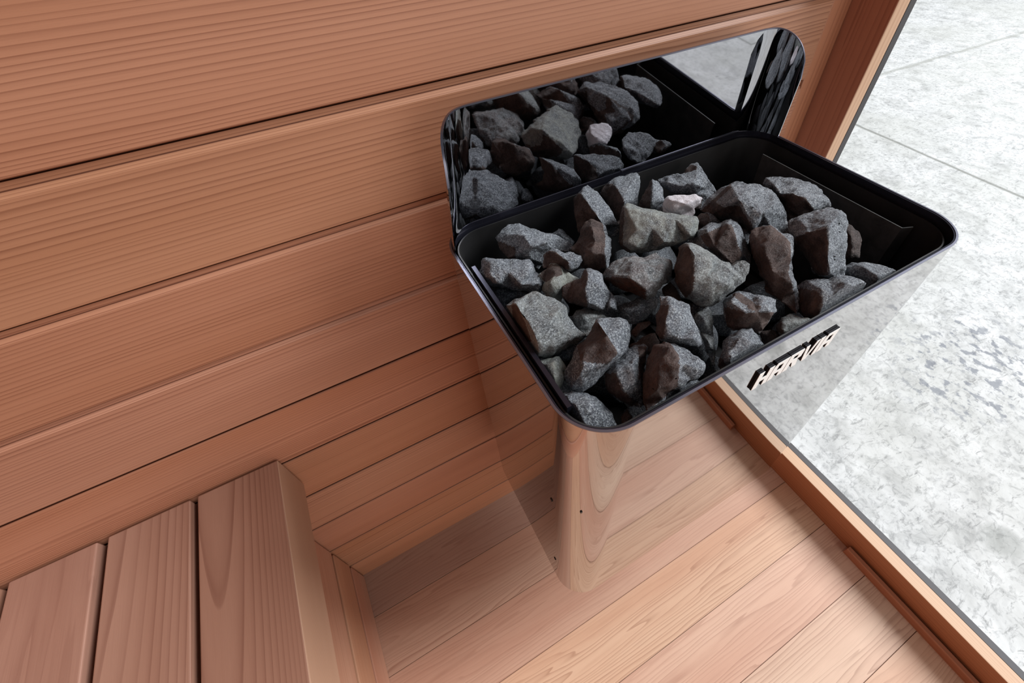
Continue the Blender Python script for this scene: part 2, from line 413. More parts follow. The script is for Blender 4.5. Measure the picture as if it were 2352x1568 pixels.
# liner floor / grate the stones rest on
def grate():
    bm = bmesh.new()
    def bx(x0, x1, y0, y1, z0, z1):
        r = bmesh.ops.create_cube(bm, size=1)['verts']
        for v in r: v.co = Vector((x0 + (v.co.x + .5) * (x1 - x0), y0 + (v.co.y + .5) * (y1 - y0), z0 + (v.co.z + .5) * (z1 - z0))) - HO
    bx(.012, .468, -.318, -.046, .70, .704)
    for i in range(14): bx(.02 + i * .0335, .026 + i * .0335, -.315, -.05, .704, .712)
    me = bpy.data.meshes.new('stone_grate'); bm.to_mesh(me); bm.free()
    return link('stone_grate', me, 'liner', heater)
grate()
# splash guard: the back of the shell carried up, wrapping both rear corners
Ng = 18
def guard_line(off):
    r = RC - off; pts = []
    for i in range(Ng + 1):      # right corner, from side to back
        a = math.radians(0 + 90 * i / Ng); pts.append((W - RC + r * math.cos(a), YB - RC + r * math.sin(a)))
    for i in range(1, 24): pts.append((W - RC + (RC - (W - RC)) * i / 24, YB - off))
    for i in range(Ng + 1):
        a = math.radians(90 + 90 * i / Ng); pts.append((RC + r * math.cos(a), YB - RC + r * math.sin(a)))
    return pts
gi = guard_line(.0031); go = guard_line(.0017)
L = [0]
for a, b in zip(go, go[1:]): L.append(L[-1] + math.hypot(b[0] - a[0], b[1] - a[1]))
HT, RR = .1285, .052
def gtop(i):
    s = min(L[i], L[-1] - L[i])
    if s >= RR: return ZR + HT
    return ZR + HT - RR + math.sqrt(max(0, RR * RR - (RR - s) ** 2))
# denser sampling at the ends so the rounded corner is smooth
sheet('splash_guard', 'guard', go, gi, lambda i: ZR - .010, gtop, heater, closed=False)
gl = guard_line(.0012); gl2 = guard_line(.0034)
sheet('guard_edge', 'edge', gl, gl2, lambda i: gtop(i) - .0006, lambda i: gtop(i) + .0008, heater, closed=False)
for o in list(heater.children):
    if o.name.split('.')[0] in ('splash_guard', 'guard_edge'):
        for v in o.data.vertices:
            if v.co.z > ZR: v.co.y -= (v.co.z - ZR) * .078; v.co.x *= 1 - (v.co.z - ZR) * .36
# thin bright seam where the guard meets the liner
box('guard_seam', 'edge', .244, .446, -.0392, -.0380, ZR - .0008, ZR + .0006, 0, heater)
# rear mounting frame between the shell and the wall
box('wall_bracket', 'black', .06, .42, YB + .0005, .0, .42, .80, .001, heater)
# bottom plate
me = box_mesh('bottom_plate', .006, W - .006, YF + .006, YB - .006, ZB + .02, ZB + .022, 0, 1, .5, HO)
bmx = bmesh.new(); bmx.from_mesh(me)
vert_edges = [e for e in bmx.edges if abs((e.verts[0].co - e.verts[1].co).z) > .001]
bmesh.ops.bevel(bmx, geom=vert_edges, offset=RC - .006, segments=8, affect='EDGES'); bmx.to_mesh(me); bmx.free()
link('bottom_plate', me, 'liner', heater)
# right inner heat shield: bent plate
def plate(name, pts, z0, z1, th, mat, lean=0.0):
    bm = bmesh.new(); P = []
    for i, (x, y) in enumerate(pts):
        a, b = pts[max(0, i - 1)], pts[min(len(pts) - 1, i + 1)]
        d = Vector((b[0] - a[0], b[1] - a[1])); d.normalize(); nx, ny = -d.y * th, d.x * th
        P.append([bm.verts.new((x - lean, y, z0)), bm.verts.new((x, y, z1)), bm.verts.new((x + nx, y + ny, z1)), bm.verts.new((x + nx - lean, y + ny, z0))])
    for a, b in zip(P, P[1:]):
        for q in range(4): bm.faces.new((a[q], a[(q + 1) % 4], b[(q + 1) % 4], b[q]))
    bm.faces.new(P[0]); bm.faces.new(P[-1][::-1])
    for v in bm.verts: v.co -= HO
    bmesh.ops.recalc_face_normals(bm, faces=bm.faces[:])
    me = bpy.data.meshes.new(name); bm.to_mesh(me); bm.free()
    return link(name, me, mat, heater)
plate('heat_shield', [(.4500, -.084), (.4500, -.2795), (.4620, -.2850)], .71, .859, .0012, 'shield')
plate('heat_shield', [(.0095, -.1060), (.0095, -.2930)], .71, .8730, .0040, 'lip')
# small screw holes near the lower left edge
for (y, z) in ((-.2781, .659), (-.2802, .4173)):
    bm = bmesh.new(); bmesh.ops.create_cone(bm, cap_ends=True, segments=20, radius1=.0024, radius2=.0024, depth=.001, matrix=Matrix.Translation(Vector((-.0004, y, z)) - HO) @ Matrix.Rotation(math.pi / 2, 4, 'Y'))
    me = bpy.data.meshes.new('screw'); bm.to_mesh(me); bm.free(); link('screw', me, 'screw', heater)
# raised lettering on the front
GW, GH, GX, GZ = .0189, .0265, .1842, .8126
ST = .34
glyph = {
    'H': [[(0, 0), (ST, 0), (ST, 1), (0, 1)], [(1 - ST, 0), (1, 0), (1, 1), (1 - ST, 1)], [(ST, .40), (1 - ST, .40), (1 - ST, .60), (ST, .60)]],
    'A': [[(0, 0), (ST, 0), (ST, .80), (ST + .06, 1), (.14, 1), (0, .84)], [(1 - ST, 0), (1, 0), (1, 1), (1 - ST, 1)], [(ST + .06, 1), (ST, .80), (1 - ST, .80), (1 - ST, 1)], [(ST, .30), (1 - ST, .30), (1 - ST, .48), (ST, .48)]],
    'R': [[(0, 0), (ST, 0), (ST, 1), (0, 1)], [(ST, .80), (1 - ST, .80), (1 - ST, 1), (ST, 1)], [(1 - ST, .45), (1, .52), (1, .90), (.90, 1), (1 - ST, 1)], [(ST, .40), (1 - ST, .45), (1 - ST, .60), (ST, .60)], [(.44, .41), (1 - ST, 0), (1, 0), (.80, .46)]],
    'V': [[(0, 1), (.34, 0), (.5, 0), (.5, .22), (.27, 1)], [(.73, 1), (.5, .22), (.5, 0), (.66, 0), (1, 1)]],
    'I': [[(0, 0), (ST, 0), (ST, 1), (0, 1)]],
}
def extr(polys, y0, y1, name, mat, parent):
    bm = bmesh.new()
    for P in polys:
        a = [bm.verts.new(Vector((x, y0, z)) - HO) for x, z in P]; b = [bm.verts.new(Vector((x, y1, z)) - HO) for x, z in P]
        n = len(P); bm.faces.new(a); bm.faces.new(b[::-1])
        for i in range(n): bm.faces.new((a[i], b[i], b[(i + 1) % n], a[(i + 1) % n]))
    bmesh.ops.recalc_face_normals(bm, faces=bm.faces[:])
    me = bpy.data.meshes.new(name); bm.to_mesh(me); bm.free()
    return link(name, me, mat, parent)
gx = GX
for ch in 'HARVIA':
    wd = GW * (ST if ch == 'I' else 1.0)
    polys = [[(gx + x * GW, GZ + z * GH) for x, z in P] for P in glyph[ch]]
    lo = extr(polys, YF - .0002, YF - .0024, 'letter', 'black', heater)
    lf = extr(polys, YF - .00242, YF - .0027, 'letter_face', 'white', lo)
    gx += wd + .0011

# ------------------------------------------------------------------ stones
CROPS = {'B': (1040, 350, 3.92), 'C': (1560, 350, 3.647), 'D': (1120, 620, 3.647)}
def in_poly(x, y, poly):
    c = False; n = len(poly)
    for i in range(n):
        x1, y1 = poly[i]; x2, y2 = poly[i - 1]
        if (y1 > y) != (y2 > y) and x < (x2 - x1) * (y - y1) / (y2 - y1 + 1e-12) + x1: c = not c
    return c
def area(poly):
    return abs(sum(poly[i - 1][0] * poly[i][1] - poly[i][0] * poly[i - 1][1] for i in range(len(poly)))) / 2

def make_stone(label, crop, zc, outline, ridges, brown=(), pale=0.0, warm=0.0, white=0.0, dark=0.0, thick=1.0, name='sauna_stone'):
    ox, oy, sc = CROPS[crop]
    P = [(x / sc + ox, y / sc + oy) for x, y in outline]
    gx0 = sum(p[0] for p in P) / len(P); gy0 = sum(p[1] for p in P) / len(P); rr = math.sqrt(area(P) / math.pi)
    grow = 1 + 1.2 / rr
    P = [(gx0 + (x - gx0) * grow, gy0 + (y - gy0) * grow) for x, y in P]
    Rg = [(x / sc + ox, y / sc + oy, h) for x, y, h in ridges]
    BP = [[(x / sc + ox, y / sc + oy) for x, y in b] for b in brown]
    cx = sum(p[0] for p in P) / len(P); cy = sum(p[1] for p in P) / len(P)
    d = ray(cx, cy); t = (zc - CAM_T.z) / d.z; C = CAM_T + d * t
    nrm = (-d * .55 + Vector((0, 0, 1)) * .45).normalized()
    def on_plane(px, py, lift=0.0):
        r = ray(px, py); tt = (C - CAM_T).dot(nrm) / r.dot(nrm)
        return CAM_T + r * (tt - lift)
    mpp = t / F_PX * 1.1
    R = math.sqrt(area(P) / math.pi) * mpp
    hs = R * 1.12
    nO = len(P)
    pts2 = [Vector(p) for p in P] + [Vector((x, y)) for x, y, h in Rg]
    cdt = geometry.delaunay_2d_cdt(pts2, [(i, (i + 1) % nO) for i in range(nO)], [], 1, 1e-6)
    vo, eo, fo, ov = cdt[0], cdt[1], cdt[2], cdt[3]
    bm = bmesh.new(); vs = []
    for i, v in enumerate(vo):
        h = 0.0
        for k in ov[i]:
            if k >= nO: h = Rg[k - nO][2]
        vs.append(bm.verts.new(on_plane(v.x, v.y, h * hs)))
    onmap = {}
    for i in range(len(vo)):
        for k in ov[i]:
            if k < nO: onmap[k] = vs[i]
    for f in fo:
        try: bm.faces.new([vs[j] for j in f])
        except ValueError: pass
    # underside: shrinking rings away from the camera
    ring = [onmap[k] for k in range(nO)]
    for lvl, (shr, dep) in enumerate(((.93, .38), (.62, .85))):
        new = []
        for k in range(nO):
            px = cx + (P[k][0] - cx) * shr; py = cy + (P[k][1] - cy) * shr
            jit = noise.noise(Vector((px * .05, py * .05, lvl * 3.1))) * .12
            new.append(bm.verts.new(on_plane(px, py, -(dep + jit) * R * .95 * thick)))
        for k in range(nO):
            a, b = ring[k], ring[(k + 1) % nO]
            if a is b: continue
            try: bm.faces.new((a, b, new[(k + 1) % nO], new[k]))
            except ValueError: pass
        ring = new
    cb = bm.verts.new(on_plane(cx, cy, -1.0 * R * .95 * thick))
    for k in range(nO): bm.faces.new((ring[k], ring[(k + 1) % nO], cb))
    bmesh.ops.recalc_face_normals(bm, faces=bm.faces[:])
    # refine to a few millimetres
    for it in range(7):
        bmesh.ops.triangulate(bm, faces=bm.faces[:])
        Lm = .0032
        es = [e for e in bm.edges if e.calc_length() > Lm]
        if not es or len(bm.verts) > 9000: break
        bmesh.ops.subdivide_edges(bm, edges=es, cuts=1)
    bmesh.ops.triangulate(bm, faces=bm.faces[:])
    bmesh.ops.smooth_vert(bm, verts=bm.verts[:], factor=.18, use_axis_x=True, use_axis_y=True, use_axis_z=True)
    bm.normal_update()
    sm = Euler((cx * .9, cy * .7, cx * .31)).to_matrix()
    seed = Vector((cx * .13, cy * .17, zc * 10))
    for v in bm.verts:
        q = v.co + seed
        qs = sm @ q
        dsp = (noise.noise(q * 42) * .0011 + noise.noise(q * 110) * .0010 + noise.noise(q * 250) * .0008 + noise.noise(Vector((qs.x * 25, qs.y * 130, qs.z * 210))) * .0012)
        rdg = abs(noise.noise(q * 60 + Vector((5, 2, 1))))
        v.co += v.normal * (dsp - rdg * .0010 + .0004)
    bm.normal_update()
    for v in bm.verts:
        v.co.x = min(max(v.co.x, .0165), .4475 if v.co.z < .868 and v.co.y > -.29 else .468); v.co.y = min(max(v.co.y, YF + .0095), -.0465)
        v.co -= C
    for f in bm.faces: f.smooth = True
    me = bpy.data.meshes.new(name); bm.to_mesh(me); bm.free()
    A = me.attributes.new('brown', 'FLOAT', 'POINT'); Pp = me.attributes.new('pale', 'FLOAT', 'POINT')
    Wm = me.attributes.new('warm', 'FLOAT', 'POINT'); Wh = me.attributes.new('white', 'FLOAT', 'POINT')
    for i, v in enumerate(me.vertices):
        x, y = to_px(v.co + C)
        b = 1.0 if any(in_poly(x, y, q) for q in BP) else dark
        A.data[i].value = b; Pp.data[i].value = pale; Wm.data[i].value = warm * (1 if b > .5 else .35); Wh.data[i].value = white
    o = link(name, me, 'stone', None, C)
    tag(o, label, 'stone', 'sauna stones heaped in the heater')
    return o

S = make_stone
# right / back group
S('thin dark grey stone slab leaning at the very back, behind the speckled oblong stone', 'C', .857, [(40,165),(110,105),(150,88),(185,140),(240,220),(290,290),(305,325),(250,325),(180,300),(100,250)], [(150,120,.4),(215,210,.5),(120,190,.3)], brown=[[(30,160),(110,100),(150,120),(120,260)]], thick=.7)
S('speckled grey oblong stone at the back, just behind the white stone', 'B', .863, [(1845,250),(1950,210),(2060,190),(2200,165),(2250,210),(2290,265),(2260,320),(2180,360),(2100,370),(1950,350),(1880,290)], [(1940,275,.6),(2050,300,.75),(2170,270,.7),(2210,200,.4)])
S('small dark mottled stone wedged right of the white stone', 'C', .848, [(60,350),(180,322),(240,315),(290,335),(270,375),(230,420),(170,470),(100,480),(90,400)], [(180,350,.5),(230,350,.5),(150,420,.3)], brown=[[(60,400),(200,380),(180,480),(80,480)]])
S('only white quartz-like stone in the pile', 'B', .866, [(1902,480),(1915,420),(1942,395),(2050,387),(2190,376),(2245,415),(2230,460),(2170,505),(2182,550),(2150,580),(2050,565),(1960,545),(1900,530)], [(1960,430,.6),(2100,460,.8),(2000,520,.5),(2200,420,.35)], white=1.0, thick=.8)
S('pointed upright dark stone left of the white stone', 'B', .862, [(1690,430),(1740,340),(1798,235),(1845,270),(1882,330),(1902,440),(1897,540),(1800,520),(1720,495),(1670,478)], [(1800,320,.9),(1790,440,.9),(1870,420,.4)], brown=[[(1660,230),(1798,235),(1785,330),(1780,540),(1660,540)]])
S('grey stone with a brown left face at the back under the splash guard', 'B', .862, [(1335,360),(1370,300),(1400,262),(1440,232),(1560,205),(1650,193),(1682,220),(1682,300),(1665,400),(1665,480),(1600,500),(1510,600),(1490,660),(1440,560),(1400,470)], [(1480,320,.7),(1540,440,.9),(1440,300,.45),(1600,300,.6),(1640,230,.3)], brown=[[(1330,300),(1440,280),(1480,320),(1545,450),(1500,680),(1330,480)]])
S('tall leaning stone with a blue-grey ridge and brown flank, upper left of the pile', 'B', .862, [(1088,430),(1130,380),(1180,320),(1215,298),(1260,340),(1310,380),(1400,480),(1440,560),(1480,650),(1492,700),(1460,760),(1400,740),(1380,700),(1300,640),(1250,640),(1190,660),(1140,720),(1110,600),(1090,520)], [(1158,370,.8),(1235,480,1.0),(1290,560,.95),(1350,650,.7),(1330,470,.5),(1150,520,.5)], brown=[[(1080,370),(1155,368),(1235,485),(1300,570),(1365,680),(1250,740),(1080,740)]])
S('tall narrow brown stone with pale veins standing left of the green-grey slab', 'B', .866, [(1115,800),(1150,760),(1150,700),(1190,630),(1240,600),(1300,625),(1370,670),(1385,750),(1415,790),(1420,880),(1412,990),(1400,1060),(1360,1080),(1280,1060),(1190,1040),(1150,990),(1150,920),(1070,880),(1075,850)], [(1255,680,.7),(1280,790,.85),(1250,900,.9),(1365,800,.75),(1375,920,.9),(1385,1040,.5),(1180,960,.6)], brown=[[(1060,590),(1340,590),(1375,760),(1370,920),(1380,1100),(1060,1100)]])
S('mottled grey stone at the far left back with a dark hollow in its side', 'B', .856, [(395,770),(440,700),(500,655),(600,643),(700,683),(800,715),(920,740),(1010,790),(1080,840),(1040,890),(900,890),(850,930),(820,1000),(770,1050),(720,1010),(650,970),(565,965),(500,950),(430,870)], [(640,740,.8),(590,850,.45),(700,840,1.0),(850,800,.8),(700,960,.5),(480,740,.4),(600,900,.7)], brown=[[(390,790),(570,860),(560,990),(440,940)]])
S('small grey stone tip poking out behind the far left back stone', 'B', .846, [(900,735),(955,683),(990,695),(1020,740),(1085,800),(1065,840),(980,820)], [(970,740,.6),(1020,780,.5)], dark=.2)
S('small stone with a smooth brown front face beside the tall brown stone', 'B', .872, [(820,925),(860,895),(915,880),(1010,905),(1060,900),(1150,930),(1158,970),(1110,1030),(1060,1066),(990,1030),(920,1015),(820,1045)], [(930,905,.8),(1035,975,.7),(1060,1040,.5),(1110,945,.5)], brown=[[(810,900),(915,885),(1010,960),(1045,985),(1050,1060),(980,1035),(810,1060)]])
S('flat-topped grey slab against the left side of the heater', 'B', .862, [(208,1080),(258,1040),(265,980),(300,950),(345,965),(500,968),(690,966),(730,1010),(740,1080),(830,1165),(822,1205),(770,1262),(640,1245),(500,1210),(340,1195),(290,1218),(240,1150)], [(340,990,.6),(350,1110,.85),(500,1080,.8),(690,1060,.8),(780,1180,.65),(400,1170,.8),(620,1190,.8)])
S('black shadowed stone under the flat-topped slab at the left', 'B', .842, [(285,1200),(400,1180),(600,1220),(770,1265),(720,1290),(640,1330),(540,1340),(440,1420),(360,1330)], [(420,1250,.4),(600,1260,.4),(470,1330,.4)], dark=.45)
S('pale yellowish mottled stone with a brown tip between two grey stones', 'B', .862, [(772,1110),(850,1050),(885,1010),(930,1000),(970,1020),(1000,1060),(1080,1100),(1130,1140),(1090,1180),(1020,1210),(1000,1290),(975,1345),(900,1325),(850,1295),(812,1240),(830,1170)], [(930,1080,.85),(880,1180,.8),(970,1200,.7),(900,1260,.6)], brown=[[(765,1110),(885,1000),(970,1015),(990,1100),(910,1120),(840,1165)]], pale=1.0)
S('triangular blue-grey stone with a smooth brown left face', 'B', .868, [(1000,1210),(1080,1160),(1150,1130),(1200,1050),(1240,1045),(1310,1070),(1342,1095),(1360,1170),(1420,1270),(1470,1320),(1472,1410),(1380,1416),(1200,1392),(1050,1355),(988,1300)], [(1212,1090,.9),(1190,1250,1.0),(1215,1350,.8),(1420,1385,.35),(1330,1200,.75)], brown=[[(980,1200),(1200,1045),(1215,1100),(1190,1250),(1215,1350),(1200,1400),(980,1330)]])
S('green-grey rectangular slab tilted up directly in front of the white stone', 'B', .872, [(1508,580),(1530,490),(1570,460),(1640,480),(1700,500),(1850,530),(2000,560),(2190,580),(2212,620),(2202,700),(2170,770),(2080,800),(1950,840),(1800,880),(1700,902),(1600,900),(1530,860),(1505,800)], [(1560,500,.60),(1700,535,.62),(1850,565,.62),(2000,597,.60),(2165,612,.52),(2140,745,.46),(1900,810,.54),(1650,850,.54),(1560,815,.52),(1800,690,.62),(1650,690,.6)], brown=[[(1495,480),(1540,490),(1545,560),(1530,830),(1600,880),(1590,910),(1490,880)]], pale=.75)
S('small brown stone just right of the green-grey slab', 'C', .860, [(130,560),(185,515),(240,503),(290,535),(355,590),(300,640),(200,660),(150,700),(120,680)], [(200,540,.4),(270,570,.7),(220,620,.6)], brown=[[(110,500),(240,510),(260,570),(200,700),(110,720)]])
S('rust-stained knobbly stone in the middle of the pile', 'B', .868, [(1362,1100),(1400,1050),(1450,990),(1560,950),(1640,935),(1720,955),(1770,935),(1830,905),(1880,950),(1960,975),(1975,1020),(1972,1130),(1950,1160),(1880,1210),(1800,1295),(1740,1325),(1660,1280),(1540,1235),(1440,1190),(1380,1150)], [(1620,1000,.7),(1600,1130,1.0),(1740,1240,.85),(1790,1040,.75),(1900,1010,.6),(1470,1110,.6),(1830,1160,.7)], brown=[[(1360,1120),(1600,1130),(1740,1250),(1740,1320),(1640,1290),(1380,1170)]], warm=.8, pale=.3)
S('largest wedge-shaped stone at the back right with a bright grey face', 'C', .870, [(185,480),(250,380),(350,300),(460,250),(520,247),(570,262),(640,265),(710,290),(770,320),(820,370),(865,440),(890,520),(905,590),(915,650),(950,700),(900,720),(850,690),(770,660),(690,650),(600,680),(540,600),(450,560),(355,555),(280,520),(220,510)], [(440,285,.6),(380,455,.75),(505,400,1.05),(570,290,.7),(560,520,.95),(615,625,.8),(800,430,.6),(700,500,.95)], brown=[[(180,490),(430,260),(440,290),(300,420),(380,455),(500,440),(560,530),(620,640),(580,700),(300,600)]])
S('flat wedge stone touching the right heat shield, brown underside', 'C', .872, [(710,262),(730,212),(850,212),(1000,222),(1100,245),(1160,290),(1200,350),(1250,400),(1265,450),(1200,470),(1140,495),(1100,512),(1020,535),(930,570),(890,500),(850,420),(810,350),(760,310)], [(790,270,.5),(845,345,.75),(950,345,.85),(1050,390,.85),(1125,480,.6),(1190,390,.5),(1000,280,.6)], brown=[[(835,355),(950,345),(1050,385),(1120,450),(1130,510),(900,600)]])
S('blocky stone at the right with a black front face and bright grey right side', 'C', .874, [(910,580),(990,530),(1060,515),(1150,490),(1260,463),(1350,492),(1388,530),(1402,600),(1405,700),(1400,780),(1386,860),(1386,950),(1382,1042),(1310,1042),(1255,1058),(1180,1032),(1130,1010),(1100,950),(1050,860),(1000,780),(955,720),(925,660)], [(975,705,.5),(1250,625,1.05),(1252,740,1.05),(1245,860,1.0),(1258,1000,.8),(1340,520,.5),(1365,760,.55),(1090,670,.8)], brown=[[(960,715),(1110,660),(1245,635),(1240,990),(1260,1030),(1150,1030),(1000,800)]])
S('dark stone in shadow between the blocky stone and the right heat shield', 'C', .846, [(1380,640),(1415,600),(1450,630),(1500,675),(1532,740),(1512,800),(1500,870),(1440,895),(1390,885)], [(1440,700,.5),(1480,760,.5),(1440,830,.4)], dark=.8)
S('long upright dark brown stone in front of the largest wedge stone', 'C', .876, [(588,720),(600,660),(640,635),(700,620),(765,615),(800,650),(870,690),(930,690),(955,740),(957,820),(942,900),(945,1000),(970,1080),(990,1150),(997,1260),(982,1355),(930,1300),(850,1240),(790,1200),(722,1160),(715,1090),(680,1020),(650,940),(620,880),(605,800)], [(760,670,.6),(890,740,.75),(925,820,.75),(915,980,.7),(955,1110,.55),(700,800,.75),(780,1000,.75),(650,720,.4)], brown=[[(580,630),(770,608),(880,700),(935,760),(935,900),(920,1000),(950,1110),(985,1370),(700,1200),(580,900)]], warm=.15)
S('small grey stone chip between the two round-fronted stones and the long brown one', 'C', .862, [(495,615),(560,645),(593,690),(575,770),(530,745)], [(545,680,.6)])
S('broad reddish-brown stone with a pale rim behind the big rounded stone', 'C', .868, [(70,770),(100,720),(150,665),(240,605),(360,590),(430,562),(480,590),(520,660),(555,780),(592,880),(588,950),(520,1000),(430,970),(330,900),(240,850),(120,800)], [(230,650,.7),(410,600,.8),(480,700,.95),(520,860,.8),(440,930,.85),(300,790,.85)], brown=[[(170,700),(400,600),(440,600),(530,860),(500,900),(440,945),(260,820)]])
S('big rounded stone with mossy grey front, dark brown left flank, in the centre right', 'C', .880, [(0,870),(10,800),(60,765),(120,765),(180,785),(240,830),(320,890),(400,930),(430,960),(480,920),(520,905),(550,900),(587,935),(575,1010),(545,1070),(470,1130),(400,1190),(340,1240),(260,1288),(200,1292),(130,1250),(60,1210),(10,1160),(-25,1080),(-35,950)], [(75,780,.6),(125,850,.85),(120,1050,.95),(105,1160,.8),(290,890,.75),(420,980,.7),(400,1100,.75),(250,1210,.65),(240,1040,.95)], brown=[[(-50,760),(75,768),(115,880),(125,1050),(100,1180),(60,1220),(-50,1100)]], pale=.45)
S('notched stone with two stepped brown faces near the front rim', 'C', .868, [(370,1250),(420,1200),(490,1160),(600,1185),(720,1205),(812,1232),(806,1330),(760,1400),(700,1490),(670,1512),(600,1485),(520,1492),(450,1490),(390,1440),(378,1350)], [(430,1265,.85),(520,1250,.6),(560,1340,.95),(480,1180,.65),(650,1330,.9),(760,1330,.8),(700,1250,.8)], brown=[[(440,1190),(490,1165),(690,1300),(660,1345),(520,1255)],[(375,1290),(430,1310),(560,1345),(800,1335),(700,1500),(660,1520),(400,1470)]])
S('dark oval stone with pitted top against the front rim at right', 'C', .866, [(990,1120),(1060,1075),(1150,1060),(1250,1065),(1320,1035),(1420,1040),(1500,1060),(1570,1100),(1602,1150),(1560,1240),(1440,1320),(1300,1400),(1150,1420),(1050,1390),(1000,1330),(992,1220)], [(1180,1140,.8),(1190,1260,.85),(1400,1120,.8),(1500,1180,.6),(1300,1200,.85)], brown=[[(985,1130),(1160,1160),(1210,1270),(1150,1430),(985,1370)]])
S('dark flat stone in the right front corner of the heater', 'C', .858, [(1385,960),(1450,930),(1550,915),(1600,930),(1700,950),(1830,1000),(1880,1050),(1780,1140),(1700,1190),(1600,1200),(1560,1130),(1480,1080),(1385,1045)], [(1540,965,.6),(1650,1030,.7),(1450,990,.4)], dark=.15)
S('small pale-topped stone tucked under the front rim behind the lettering', 'C', .856, [(818,1440),(860,1390),(930,1363),(1000,1385),(1090,1400),(1110,1440),(1020,1500),(940,1570),(880,1590),(850,1520),(818,1490)], [(875,1430,.75),(985,1420,.6),(865,1490,.65)], brown=[[(812,1400),(862,1415),(862,1510),(812,1510)]], pale=.5)
S('low dark stone half hidden by the front rim, left of the small pale-topped one', 'C', .846, [(690,1505),(760,1495),(860,1530),(880,1590),(780,1660),(700,1620)], [(770,1550,.4)], dark=.6)
# lower left group (crop D)
S('big chunky pale blue-grey stone with yellow mottling against the left rim', 'D', .866, [(113,345),(150,300),(220,255),(330,210),(380,180),(430,200),(500,225),(560,240),(610,270),(650,320),(680,400),(740,470),(827,545),(790,590),(700,635),(640,665),(590,690),(540,735),(480,748),(420,735),(350,695),(310,620),(250,560),(180,450)], [(240,280,.8),(295,420,1.0),(360,580,.95),(420,690,.6),(600,330,.6),(740,550,.45),(520,440,.9),(560,640,.6)], brown=[[(200,290),(240,285),(310,430),(370,600),(300,600),(210,400)]], pale=.45)
S('small dark stone wedged below the big pale blue-grey stone', 'D', .850, [(560,700),(640,660),(760,600),(820,570),(790,650),(720,730),(650,750)], [(690,670,.5)], dark=.3)
S('pale green-grey stone low in the left front, beside the left rim', 'D', .856, [(380,790),(430,760),(540,730),(600,725),(655,800),(662,870),(640,940),(600,1010),(560,1055),(500,1010),(430,890)], [(560,770,.8),(560,900,.85),(460,820,.5)], pale=.9)
S('long diagonal stone with a big brown face and grey top end', 'D', .868, [(658,840),(720,730),(760,640),(840,560),(880,480),(920,420),(1000,402),(1090,395),(1155,420),(1192,470),(1190,560),(1165,650),(1130,712),(1060,780),(980,860),(900,945),(800,1020),(760,1032),(700,992),(658,900)], [(925,440,.9),(1000,550,1.05),(1080,690,.95),(810,700,.75),(780,860,.8),(1110,500,.6),(960,800,.75)], brown=[[(890,440),(925,440),(1005,550),(1090,700),(1000,790),(780,760),(750,640)]], dark=.12)
S('rounded bluish stone in the left front corner of the heater', 'D', .850, [(560,1080),(630,1030),(740,1020),(840,1035),(920,1080),(980,1130),(1040,1200),(1080,1290),(1087,1340),(1000,1420),(900,1460),(760,1400),(650,1300),(590,1180)], [(735,1130,.85),(715,1240,.8),(860,1120,.8),(960,1240,.6),(850,1300,.6)])
S('curved grey and brown stone leaning right of the long diagonal one', 'D', .858, [(985,880),(1030,830),(1080,760),(1140,700),(1200,650),(1300,620),(1340,650),(1320,720),(1300,850),(1290,960),(1300,1060),(1290,1150),(1200,1135),(1100,1072),(1020,1020),(990,960)], [(1080,840,.7),(1130,1000,.9),(1220,780,.8),(1240,950,.85),(1290,700,.5)], brown=[[(980,870),(1070,860),(1120,1000),(1280,1120),(1200,1150),(985,1010)],[(1265,640),(1330,640),(1320,900),(1265,920)]])
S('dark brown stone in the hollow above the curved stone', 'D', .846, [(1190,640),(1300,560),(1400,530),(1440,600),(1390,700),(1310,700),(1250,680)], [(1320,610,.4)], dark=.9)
S('large brown stone at the bottom centre touching the front rim', 'D', .872, [(1312,900),(1335,800),(1365,700),(1400,630),(1480,600),(1560,625),(1640,670),(1720,722),(1790,745),(1830,790),(1800,850),(1762,912),(1700,912),(1640,970),(1560,1002),(1500,1035),(1480,1100),(1420,1185),(1350,1190),(1305,1100)], [(1535,640,.85),(1600,780,1.0),(1590,930,.85),(1690,790,.75),(1440,800,.85),(1420,1000,.75),(1770,840,.35)], brown=[[(1290,560),(1530,610),(1605,720),(1605,850),(1590,980),(1500,1060),(1290,1200)]], warm=.1)
S('small angular blue-grey stone with streaks, centre of the lower pile', 'D', .880, [(1415,400),(1450,290),(1447,225),(1510,220),(1600,260),(1680,290),(1702,350),(1740,450),(1782,560),(1790,610),(1760,642),(1680,622),(1560,602),(1460,582),(1415,520)], [(1525,300,.9),(1485,440,.9),(1490,550,.75),(1650,330,.6),(1725,575,.8),(1590,575,.75)], brown=[[(1405,300),(1525,290),(1490,430),(1470,590),(1405,560)]])
S('thin green-grey shard standing right of the streaked blue-grey stone', 'D', .858, [(1745,440),(1760,370),(1800,330),(1840,305),(1870,350),(1882,430),(1892,560),(1907,680),(1903,795),(1870,765),(1840,680),(1820,600),(1790,520)], [(1825,430,.8),(1850,600,.7)], pale=.4)
S('blue-grey faceted stone cut off by the front rim left of the lettering', 'D', .860, [(1935,800),(1960,700),(1980,600),(2060,540),(2130,495),(2210,490),(2260,550),(2310,620),(2355,670),(2340,780),(2200,870),(2100,910),(1990,900)], [(2015,720,.75),(2110,570,.7),(2200,610,.7),(2100,800,.6)], brown=[[(1925,720),(1975,740),(2010,860),(1925,900)]])
S('dark lump under the large brown stone at the front rim', 'D', .850, [(1470,1110),(1560,1030),(1650,960),(1710,930),(1772,960),(1745,1030),(1640,1090),(1540,1140)], [(1620,1020,.5),(1710,970,.4)], dark=.25)
